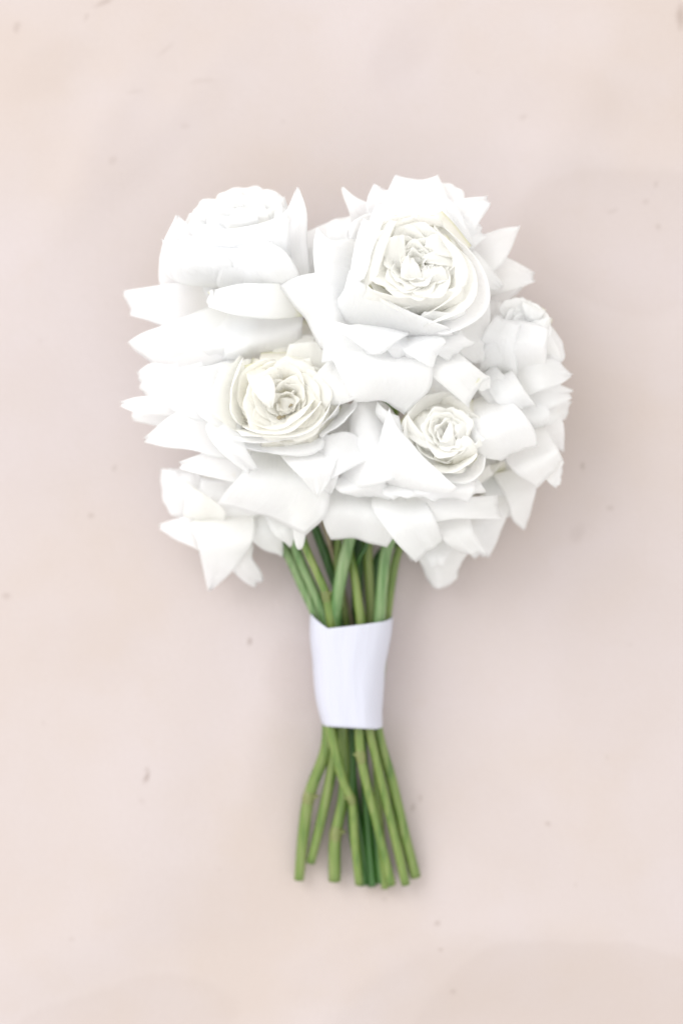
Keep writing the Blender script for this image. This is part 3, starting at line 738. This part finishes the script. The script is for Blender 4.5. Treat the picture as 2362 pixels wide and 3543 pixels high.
r4.petal((850, 1470, 1090, 1430, 58, 2, 0, 30), (830, 1490, 1125, 1410, 69, 2, 10, 40), (838, 1508, 1140, 1394, 77, 2, 40, 54), roll=.5, nu=25, mat=PETAL_IN)
r4.petal((870, 1450, 1080, 1410, 60, 2, 0, 30), (850, 1470, 1100, 1395, 72, 2, 5, 36), (850, 1488, 1112, 1388, 78, 2, 24, 48), roll=.4, nu=25, mat=PETAL_IN)
r4.petal((880, 1440, 1060, 1400, 62, 2, 0, 24), (870, 1455, 1080, 1390, 73, 2, 5, 30), (880, 1466, 1092, 1385, 78, 2, 20, 36), roll=.4, nu=25, mat=PETAL_WARM)
r4.petal((1060, 1490, 1130, 1400, 52, 2, 10, 0), (1100, 1500, 1200, 1400, 62, 3, 14, 6), (1114, 1518, 1226, 1376, 70, 1, 26, 12), roll=.4)
r4.petal((860, 1500, 1080, 1490, 54, 2, 0, 20), (830, 1530, 1110, 1520, 66, 3, 0, 24), (815, 1532, 1104, 1545, 68, 3, 20, 32), (830, 1535, 1080, 1560, 64, 2, 20, 26), roll=1.0, nu=23)
r4.core((985, 1385, 74), 150, .12, (.2, .3), [
    (5, .88, .66, .35, 14, 1, .05, .2), (5, .64, .54, .42, 13, 4, .03, .8), (4, .42, .42, .5, 12, 7, .0, .1)], mat=PETAL_WARM, ruffle=1.1)
r4.heart((985, 1390), 165, [(6, 1.0, .04, 66, .95, .3)], mat=PETAL_WARM)
r4.core((992, 1392, 78), 150, .1, (.2, .3), [(6, .86, .50, .45, 7, 2, .10, .2), (6, .70, .44, .6, 6.5, 3, .10, .7), (5, .54, .38, .65, 6, 4, .08, .1),
    (4, .38, .32, .7, 6, 5, .06, .5), (3, .22, .24, .7, 5, 5, .05, .2)], mat=PETAL_WARM, ruffle=1.3)
r4.petal((925, 1440, 1050, 1440, 64, 2), (930, 1400, 1050, 1395, 69, 4), (945, 1350, 1040, 1345, 66, 2), claw=False, mat=PETAL_WARM, wob=2)
r4.petal((940, 1380, 950, 1440, 66, 2), (985, 1375, 995, 1432, 72, 3), (1030, 1380, 1030, 1420, 69, 1), claw=False, mat=PETAL_WARM, wob=2)
link('stamen', tube_mesh('stamen', catmull(np.array([at(985, 1440, 72), at(972, 1444, 76), at(961, 1446, 78)]), 8), [.0006] * 5 + [.0009, .0010, .0006], STEM_BROWN, 8), r4.o)
link('stamen', tube_mesh('stamen', catmull(np.array([at(1000, 1410, 70), at(1004, 1404, 75), at(1010, 1400, 77)]), 8), [.0004] * 5 + [.0006, .0007, .0004], STEM_BROWN, 8), r4.o)
r4.petal((1000, 1330, 1140, 1330, 56), (990, 1260, 1160, 1260, 64, 3), (1000, 1190, 1160, 1190, 66, 2, 0, -8), mat=PETAL_IN, roll=.3)
r4.petal((930, 1330, 1060, 1330, 54), (930, 1260, 1080, 1240, 60, 3), (960, 1180, 1090, 1160, 58, 2, 0, -8), mat=PETAL_IN, roll=.3)
r4.petal((1080, 1330, 1200, 1340, 54), (1080, 1240, 1220, 1260, 60, 3), (1100, 1160, 1230, 1180, 58, 2, 0, -8), mat=PETAL_IN, roll=.3)

r4.petal((1080, 1420, 1250, 1420, 40), (1080, 1480, 1262, 1480, 44), (1110, 1545, 1260, 1545, 42), roll=.5)
r4.petal((1010, 1110, 1150, 1110, 40), (1020, 1180, 1160, 1185, 46), (1030, 1260, 1160, 1260, 44), roll=.5, claw=False, mat=PETAL_IN)

# 5 ---- lower right centre
r5 = Rose('rose right above the stems with a smooth diagonal rolled petal across its cup', (1480, 1650, 36))
r5.guard(6, 50, 190, 42, 36, ph=.4, cx=1450, cy=1640, sq=.8)
r5.petal((1345, 1430, 1410, 1600, 56), (1260, 1405, 1350, 1650, 66, 6), (1215, 1415, 1250, 1672, 62, 5, -8, 0), (1200, 1470, 1165, 1680, 54, 3), roll=.7, nu=21)
r5.petal((1170, 1670, 1270, 1700, 46), (1122, 1760, 1330, 1785, 52, 5), (1138, 1830, 1350, 1850, 46, 4), (1144, 1869, 1338, 1891, 41, 2, -8, -12), roll=.6, nu=19)
r5.petal((1300, 1630, 1170, 1660, 56), (1325, 1668, 1180, 1700, 60, 3), (1352, 1729, 1235, 1722, 54, 1, -4, -6), roll=.8)
r5.petal((1440, 1715, 1310, 1725, 50), (1492, 1785, 1340, 1825, 56, 5), (1512, 1830, 1390, 1890, 52, 4), (1531, 1874, 1443, 1950, 46, 2, -8, -4), roll=.8)
r5.petal((1590, 1750, 1480, 1760, 42), (1630, 1835, 1530, 1860, 46, 4), (1684, 1922, 1595, 1916, 38, 2, 0, -6), roll=.8)
r5.petal((1440, 1705, 1460, 1785, 50), (1580, 1722, 1580, 1792, 54, 3), (1718, 1713, 1742, 1796, 46, 2, -6, 0), roll=.7)
r5.petal((1350, 1680, 1480, 1680, 58), (1340, 1715, 1480, 1708, 62, 2), (1362, 1732, 1465, 1716, 60, 1), roll=.7)
r5.petal((1440, 1670, 1600, 1660, 60), (1455, 1708, 1632, 1692, 66, 3), (1500, 1736, 1617, 1734, 61, 1.5), roll=.8)
r5.petal((1560, 1680, 1630, 1655, 58), (1595, 1708, 1662, 1680, 62, 2), (1625, 1724, 1679, 1697, 58, 1), roll=.8)
r5.petal((1315, 1640, 1500, 1690, 56, 3, -10, 24), (1325, 1520, 1555, 1696, 70, 5, -26, 46), (1347, 1411, 1580, 1681, 78, 2, -22, 14), roll=.8, nu=23, tip=1.6)
r5.petal((1340, 1480, 1400, 1560, 60), (1300, 1420, 1390, 1500, 70, 4), (1300, 1390, 1380, 1440, 72, 2), roll=.7)
r5.petal((1480, 1600, 1620, 1560, 54, 2, 20, 20), (1500, 1640, 1660, 1575, 64, 2, 30, 30), (1520, 1655, 1679, 1578, 70, 1, 36, 44), roll=.6, nu=21)
r5.petal((1480, 1590, 1600, 1540, 58, 2, 20, 16), (1490, 1620, 1640, 1560, 70, 2, 20, 20), (1500, 1626, 1645, 1572, 75, 1, 20, 26), roll=.6, nu=21, mat=PETAL_IN)
r5.petal((1540, 1600, 1620, 1540, 62, 2), (1560, 1590, 1660, 1540, 72, 4), (1590, 1570, 1652, 1500, 76, 2, 10, 10), roll=.6, mat=PETAL_IN)
r5.petal((1560, 1480, 1620, 1580, 60, 2), (1600, 1460, 1650, 1540, 70, 2), (1615, 1430, 1680, 1520, 72, 1), roll=.4)
r5.petal((1400, 1500, 1520, 1580, 60, 2, -6, 10), (1400, 1470, 1530, 1570, 70, 2, -10, 14), (1405, 1430, 1540, 1530, 74, 1, -8, 16), roll=.4, mat=PETAL_IN, nu=19)
r5.core((1545, 1490, 76), 130, .2, (.5, -.4), [(5, .62, .42, .55, 6.5, 0, .08, .7), (4, .44, .38, .6, 6, 0, .08, .1), (4, .26, .28, .65, 5.5, 0, .05, .5)], mat=PETAL_IN, ruffle=1.3)
r5.core((1535, 1500, 71), 135, .25, (.5, -.4), [
    (5, .88, .68, .32, 13, 0, .04, .9), (5, .62, .54, .4, 12, 3, .02, .2), (4, .40, .42, .5, 11, 5, .0, .6)], mat=PETAL_IN, ruffle=1.0)
r5.heart((1530, 1505), 140, [(6, 1.0, .04, 64, .95, .3)], mat=PETAL_IN)
r5.petal((1470, 1560, 1600, 1560, 62, 2), (1475, 1510, 1595, 1505, 68, 4), (1490, 1455, 1580, 1450, 64, 2), claw=False, mat=PETAL_IN)
HR5 = dict(roll=.3, mat=PETAL_IN, claw=False, thick=.0006)
r5.petal((1372, 1470, 1440, 1400, 60, 2), (1420, 1520, 1490, 1440, 71, 4), (1480, 1552, 1530, 1490, 73, 3), (1520, 1545, 1535, 1510, 70, 1), **HR5)
r5.petal((1500, 1612, 1590, 1612, 64, 2), (1505, 1560, 1580, 1555, 73, 4), (1535, 1500, 1572, 1500, 76, 3), (1552, 1462, 1566, 1465, 75, 1), **HR5)
r5.petal((1562, 1618, 1648, 1590, 64, 2), (1568, 1570, 1645, 1550, 74, 5), (1575, 1530, 1625, 1515, 76, 4), (1588, 1512, 1608, 1508, 74, 1), **HR5)
r5.petal((1650, 1550, 1640, 1450, 62, 2), (1610, 1540, 1605, 1460, 73, 4), (1580, 1520, 1580, 1470, 75, 2), (1562, 1500, 1564, 1484, 73, 1), **HR5)
r5.petal((1440, 1410, 1530, 1400, 60, 2), (1470, 1450, 1540, 1440, 70, 3), (1500, 1490, 1545, 1480, 71, 2), (1525, 1505, 1540, 1500, 69, 1), **HR5)
r5.petal((1640, 1440, 1560, 1390, 58, 2), (1610, 1460, 1550, 1430, 70, 3), (1585, 1480, 1550, 1465, 72, 2), (1568, 1492, 1555, 1485, 70, 1), **HR5)

# 6 ---- far right
r6 = Rose('rose on the right edge, plump blurred cup above layers of pointed petals', (1770, 1340, 34))
r6.guard(6, 50, 170, 40, 34, ph=.6, cx=1770, cy=1320)
r6.petal((1690, 1200, 1770, 1200, 44), (1670, 1110, 1765, 1110, 50, 3), (1685, 1045, 1748, 1058, 48, 2, 0, -12), roll=.6)
r6.petal((1720, 1260, 1900, 1250, 46), (1735, 1130, 1890, 1140, 56, 6), (1752, 1070, 1878, 1095, 54, 4, 4, -12), (1778, 1041, 1850, 1055, 50, 2, 4, -10), roll=.8)
r6.petal((1850, 1180, 1840, 1260, 44), (1890, 1130, 1900, 1255, 50, 3, 8, 0), (1899, 1120, 1937, 1252, 46, 2, 30, 4), roll=.8)
r6.petal((1690, 1290, 1850, 1270, 54, 4), (1685, 1190, 1880, 1190, 66, 7), (1725, 1110, 1898, 1135, 62, 4, 0, -10), roll=.7)
r6.petal((1670, 1250, 1770, 1290, 56, 3), (1680, 1150, 1780, 1180, 68, 4), (1715, 1090, 1800, 1120, 66, 2), roll=.5)
r6.petal((1740, 1270, 1790, 1360, 50), (1850, 1250, 1870, 1345, 56, 5), (1925, 1250, 1925, 1328, 50, 3), (1974, 1288, 1976, 1302, 44, .5), roll=.8)
r6.petal((1780, 1330, 1800, 1430, 44), (1890, 1322, 1900, 1410, 48, 4), (1980, 1350, 1972, 1378, 40, 1.5), roll=.9)
r6.petal((1820, 1390, 1790, 1470, 40), (1920, 1382, 1880, 1470, 42, 3), (1981, 1393, 1950, 1450, 34, 1.5), roll=.8)
r6.petal((1760, 1290, 1690, 1320, 60), (1800, 1340, 1720, 1390, 64, 4), (1850, 1402, 1785, 1425, 58, 2), roll=.8)
r6.petal((1700, 1270, 1650, 1320, 58), (1760, 1330, 1690, 1390, 62, 3), (1800, 1400, 1720, 1420, 58, 2), roll=.8)
r6.petal((1850, 1370, 1770, 1400, 46), (1900, 1440, 1810, 1450, 50, 4), (1885, 1475, 1850, 1474, 44, 2), roll=.8)
r6.petal((1740, 1380, 1625, 1410, 60), (1810, 1445, 1620, 1520, 70, 7), (1842, 1500, 1680, 1578, 64, 4), (1856, 1537, 1733, 1594, 58, 2, 0, -4), roll=.8, nu=21)
r6.petal((1900, 1420, 1790, 1420, 38), (1946, 1490, 1840, 1520, 40, 4), (1950, 1565, 1870, 1560, 34, 2), roll=.8)
r6.petal((1880, 1520, 1760, 1560, 44), (1925, 1562, 1785, 1630, 50, 5), (1948, 1592, 1863, 1691, 42, 2, -6, -2), roll=.9)
r6.petal((1915, 1590, 1875, 1640, 40, 1), (1946, 1594, 1895, 1668, 40, 1), (1944, 1640, 1925, 1690, 36, .6), roll=.4, claw=False)
r6.core((1812, 1122, 60), 90, .45, (.4, -.7), [(4, .95, .70, .34, 6, 0, .08, .2), (4, .68, .56, .45, 6, 0, .08, .9), (3, .38, .42, .5, 5, 0, .06, .3)], mat=PETAL, ruffle=.7)
r6.heart((1815, 1118), 85, [(5, 1.0, .04, 58, .95, .3)], mat=PETAL, gy=.05, sq=.8)

# 8 ---- low right behind
r8 = Rose('shaded low rose at the right, under the right edge rose, drooping petals', (1730, 1640, 20))
r8.guard(5, 40, 100, 22, 16, ph=.4, cx=1715, cy=1640)
r8.petal((1840, 1600, 1730, 1640, 26), (1850, 1690, 1762, 1740, 28, 4), (1838, 1750, 1775, 1795, 24, 3), (1818, 1829, 1806, 1830, 18, .5), roll=.8)
r8.petal((1780, 1620, 1660, 1620, 20), (1775, 1700, 1680, 1710, 23, 3), (1765, 1788, 1700, 1800, 18, 2), roll=.8)
r8.petal((1770, 1690, 1640, 1760, 22), (1742, 1800, 1610, 1840, 24, 4), (1716, 1870, 1620, 1900, 20, 3), (1690, 1932, 1640, 1925, 15, 2), roll=.8)
r8.petal((1730, 1600, 1660, 1620, 26), (1700, 1640, 1640, 1690, 34, 2), (1690, 1600, 1645, 1650, 38, 2), roll=.4, mat=PETAL_IN)

# 9 ---- lowest petals under everything
r9 = Rose('hidden rose whose single rounded petal peeks out lowest on the right', (1520, 1850, 12))
r9.petal((1450, 1880, 1600, 1880, 18), (1458, 1945, 1592, 1945, 18, 3), (1475, 2005, 1580, 1998, 12, 3, -6, 34), roll=.8)
r9.petal((1470, 1880, 1560, 1880, 22), (1478, 1930, 1545, 1925, 26, 3), (1490, 1965, 1530, 1960, 24, 1.5), roll=1.0)
r9.petal((1400, 1860, 1470, 1870, 18), (1405, 1905, 1470, 1915, 18, 2), (1420, 1935, 1465, 1950, 14, 1), roll=.8)

# 7 ---- lower left, on the paper
r7 = Rose('low blurred rose at the bottom left, star of drooping petals on the paper', (800, 1760, 16))
r7.guard(6, 40, 120, 18, 13, ph=.3, cx=780, cy=1750)
r7.petal((700, 1640, 710, 1770, 18), (630, 1630, 640, 1770, 24, 4), (563, 1622, 592, 1762, 18, 2, -24, 0), roll=.8)
r7.petal((620, 1790, 710, 1790, 22), (580, 1700, 700, 1700, 32, 4), (585, 1620, 695, 1630, 32, 2), roll=.5)
r7.petal((700, 1770, 720, 1890, 22), (640, 1790, 660, 1885, 26, 4), (592, 1802, 600, 1860, 22, 2), (552, 1814, 558, 1836, 17, .6), roll=.9)
r7.petal((692, 1800, 850, 1790, 28), (690, 1870, 866, 1870, 32, 5), (702, 1935, 830, 1935, 26, 4), (712, 1990, 780, 1998, 20, 2), (722, 2040, 729, 2041, 14, .3), roll=.7)
r7.petal((780, 1860, 860, 1880, 20), (785, 1940, 868, 1930, 22, 3), (835, 2000, 900, 1980, 17, 2), (880, 2033, 912, 2009, 12, 1), roll=.8)
r7.petal((850, 1790, 930, 1770, 26), (862, 1850, 955, 1830, 29, 3), (905, 1895, 975, 1880, 25, 2), (968, 1922, 979, 1922, 20, .3), roll=.7)
r7.petal((920, 1760, 1020, 1780, 34), (948, 1840, 1024, 1835, 37, 3), (985, 1875, 1016, 1870, 34, 1), (1003, 1892, 1010, 1892, 31, .3), roll=.6)
r7.petal((700, 1800, 860, 1790, 26), (695, 1730, 860, 1720, 36, 4), (695, 1655, 860, 1640, 38, 2), roll=.4)
r7.petal((660, 1790, 760, 1800, 28), (650, 1720, 770, 1760, 36, 4), (640, 1660, 740, 1730, 38, 2), roll=.6, mat=PETAL_IN)

# ------------------------------------------------------------------ stems (each belongs to its rose)
r7.stem([(930, 1830, 14), (988, 1903, 16), (1045, 2020, 15), (1098, 2140, 15), (1122, 2300, 15), (1136, 2480, 14), (1130, 2580, 11), (1069, 2755, 7), (1050, 2880, 5), (1034, 3045, 4)], STEM_PALE, 2.6, nodes=[(1069, 2755, 7)])
r2.stem([(900, 1400, 26), (1000, 1800, 22), (1030, 1915, 21), (1080, 2030, 20), (1124, 2140, 20), (1135, 2300, 18), (1152, 2500, 14), (1150, 2640, 9), (1115, 2820, 6), (1074, 2986, 4)], STEM_PALE, 2.3)
r4.stem([(1000, 1720, 28), (1061, 1903, 26), (1098, 1985, 26), (1127, 2056, 26), (1145, 2165, 25), (1140, 2300, 22), (1142, 2510, 22), (1165, 2620, 20), (1192, 2717, 17), (1215, 2765, 15), (1226, 2900, 10), (1242, 3060, 6)], STEM_OLIVE, 1.95, nodes=[(1127, 2056, 26), (1214, 2762, 15)])
r1.stem([(1310, 1500, 34), (1245, 1750, 30), (1206, 1876, 28), (1178, 2000, 27), (1164, 2094, 26), (1165, 2200, 22), (1190, 2350, 17), (1186, 2520, 15), (1192, 2660, 11), (1186, 2770, 8), (1160, 2895, 6), (1157, 3048, 4)], STEM_PALE, 2.55, nodes=[(1160, 2895, 6)])
r11.stem([(1040, 1500, 20), (1070, 1780, 14), (1086, 1819, 14), (1130, 1934, 13), (1180, 2080, 11), (1205, 2200, 10), (1215, 2350, 9), (1212, 2520, 10), (1216, 2700, 9), (1224, 2900, 6), (1256, 3062, 4)], STEM_SHADE_GREEN, 2.2)
r5.stem([(1330, 1720, 28), (1200, 1860, 18), (1210, 1920, 21), (1224, 1985, 23), (1238, 2080, 24), (1249, 2160, 24), (1246, 2300, 22), (1241, 2520, 22), (1249, 2625, 20), (1294, 2818, 14), (1325, 2940, 10), (1354, 3062, 7)], STEM_OLIVE, 2.0, nodes=[(1249, 2625, 20)])
r3.stem([(1400, 1300, 26), (1290, 1700, 20), (1271, 1895, 17), (1276, 2000, 16), (1280, 2133, 17), (1274, 2300, 18), (1276, 2520, 20), (1302, 2635, 18), (1329, 2748, 15), (1366, 2900, 10), (1403, 3061, 7)], STEM_OLIVE, 2.05)
r6.stem([(1600, 1500, 30), (1400, 1780, 28), (1340, 1890, 26), (1324, 2000, 25), (1312, 2145, 24), (1300, 2300, 20), (1306, 2520, 15), (1352, 2695, 11), (1392, 2860, 8), (1436, 3034, 4)], STEM_PALE, 2.5)
r8.stem([(1560, 1740, 16), (1420, 1830, 15), (1375, 1915, 14), (1352, 2030, 14), (1338, 2150, 13), (1320, 2300, 12), (1300, 2500, 9), (1305, 2700, 7), (1318, 2900, 5), (1332, 3074, 4)], STEM_OLIVE, 1.9)
r9.stem([(1420, 1850, 10), (1310, 1930, 8), (1296, 2040, 8), (1285, 2150, 8), (1265, 2330, 8), (1255, 2520, 7), (1262, 2700, 6), (1272, 2870, 5), (1286, 3066, 4)], STEM_SHADE_GREEN, 2.0)

def loose_stem(label, path, mat, r, group=None):
    P = catmull(np.array([at(*q) for q in path]), 50)
    s = np.linspace(0, 1, 50)
    me = tube_mesh('rose_stem', P, r * .001 * (.95 + .05 * np.sin(11 * s)), mat, 12, cap_mat=CUT_MAT)
    o = link('rose_stem', me)
    o['label'] = label; o['category'] = 'stem'
loose_stem('thin brown stem in the dark gap between the green stems above the ribbon', [(1110, 1760, 18), (1126, 1826, 19), (1155, 1930, 16), (1190, 2050, 14), (1215, 2160, 13), (1225, 2330, 12), (1230, 2470, 11)], STEM_BROWN, 1.3)
loose_stem('thin olive stem behind the broad pale stem just above the ribbon', [(1170, 1780, 20), (1170, 1865, 20), (1165, 1960, 18), (1190, 2100, 17), (1210, 2250, 15), (1225, 2400, 14)], STEM_OLIVE, 1.5)
loose_stem('short slanted green twig crossing the stems under the lowest petals', [(1275, 1860, 23), (1262, 1897, 23), (1240, 1935, 21), (1228, 1975, 17), (1224, 2060, 12), (1226, 2200, 9)], STEM_SHADE_GREEN, 1.0)

loose_stem('added stem coloured dark as gap shade, deepest in the bundle, ending under the middle stems', [(1150, 1800, 8), (1150, 1900, 8), (1165, 2020, 6), (1195, 2140, 5), (1205, 2300, 5), (1200, 2520, 5), (1215, 2680, 4), (1240, 2860, 3), (1272, 3050, 3)], STEM_SHADE_GREEN, 2.4)  # this stem and the next are added to darken the gaps
loose_stem('added stem coloured dark as gap shade, low behind the right hand stems, ending among the middle ones', [(1240, 1800, 8), (1238, 1900, 8), (1240, 2020, 6), (1240, 2140, 5), (1235, 2300, 5), (1232, 2520, 5), (1262, 2680, 4), (1295, 2860, 3), (1318, 3056, 3)], STEM_SHADE_GREEN, 2.4)

# ------------------------------------------------------------------ ribbon wrap
def build_ribbon():
    root = bpy.data.objects.new('ribbon_wrap', None)
    root.location = at(1218, 2330, 0)
    col.objects.link(root)
    root['label'] = 'white cloth ribbon wrapped round the green stems'
    root['category'] = 'ribbon'
    # front silhouette: fraction down -> left, right px
    prof = [(0.0, 1077, 1357), (0.25, 1080, 1343), (0.5, 1086, 1330), (0.7, 1097, 1321), (0.85, 1106, 1319), (1.0, 1119, 1324)]
    fs = [p[0] for p in prof]
    nA, nV = 96, 34
    def surf(extra, a0, a1, n, top_fn, bot_fn):
        G = np.zeros((nV, n, 3))
        for i in range(n):
            a = a0 + (a1 - a0) * i / (n - 1)          # 0 = right, pi/2 = up towards camera, pi = left
            for j in range(nV):
                v = j / (nV - 1)
                # which px column is this angle at
                t, b = top_fn(a), bot_fn(a)
                y = t + (b - t) * v
                f = (y - 2137) / (2516 - 2137)
                l = np.interp(f, fs, [p[1] for p in prof]); r = np.interp(f, fs, [p[2] for p in prof])
                zc = 17.5 - 2.5 * f
                zr = 15.5 - 2.0 * f
                cx_, rx = (l + r) / 2, (r - l) / 2
                ca, sa = math.cos(a), math.sin(a)
                e = 2.6
                k = (abs(ca) ** e + abs(sa) ** e) ** (-1 / e)
                x = cx_ + rx * k * ca
                z = zc + zr * k * sa
                # stems telegraph through the cloth, plus soft folds
                dz = 0.3 * math.sin(a * 5 + 0.7 + f * 1.2) + 0.22 * math.sin(a * 9 + 2 - f * 3.1) * math.sin(3 * f + 1) + 0.25 * math.sin(f * 6 + a * 3) + 0.45 * math.exp(-((a - .95 - .12 * f) / .20) ** 2)
                z += (dz + extra) * sa
                P = at(x, y, max(z, 0.4))
                P[0] += (extra * 0.001 + 0.0003 * math.sin(f * 11)) * ca
                G[j, i] = P
        return G
    def top_edge(a):
        # x fraction across the front; a=pi left, a=0 right
        x = math.cos(a)
        if math.sin(a) < 0: return 2145 + 12 * math.sin(3 * a)
        xl = (1 - (-1 * -x)) if False else x
        return float(np.interp(x, [-1.0, -.98, -.55, .3, .75, 1.0], [2124, 2126, 2174, 2160, 2150, 2136]))
    def bot_edge(a):
        x = math.cos(a)
        if math.sin(a) < 0: return 2512
        return float(np.interp(x, [-1, -.9, 0, .7, .92, 1], [2508, 2513, 2519, 2523, 2518, 2508]))
    G = surf(0.0, -math.pi, math.pi, nA, top_edge, bot_edge)
    vv = np.linspace(0.1, .9, nV)
    link('ribbon_band', sheet_mesh('ribbon_band', G, vv, 0.0006, CLOTH), root)
    # overlapping end, edge running down the right of the front
    def top2(a): return top_edge(a) + 2
    def bot2(a): return bot_edge(a) - 3
    G2 = surf(0.25, 4.4, 2.92, 40, top2, bot2)
    link('ribbon_end', sheet_mesh('ribbon_end', G2, vv, 0.0006, CLOTH), root)
build_ribbon()
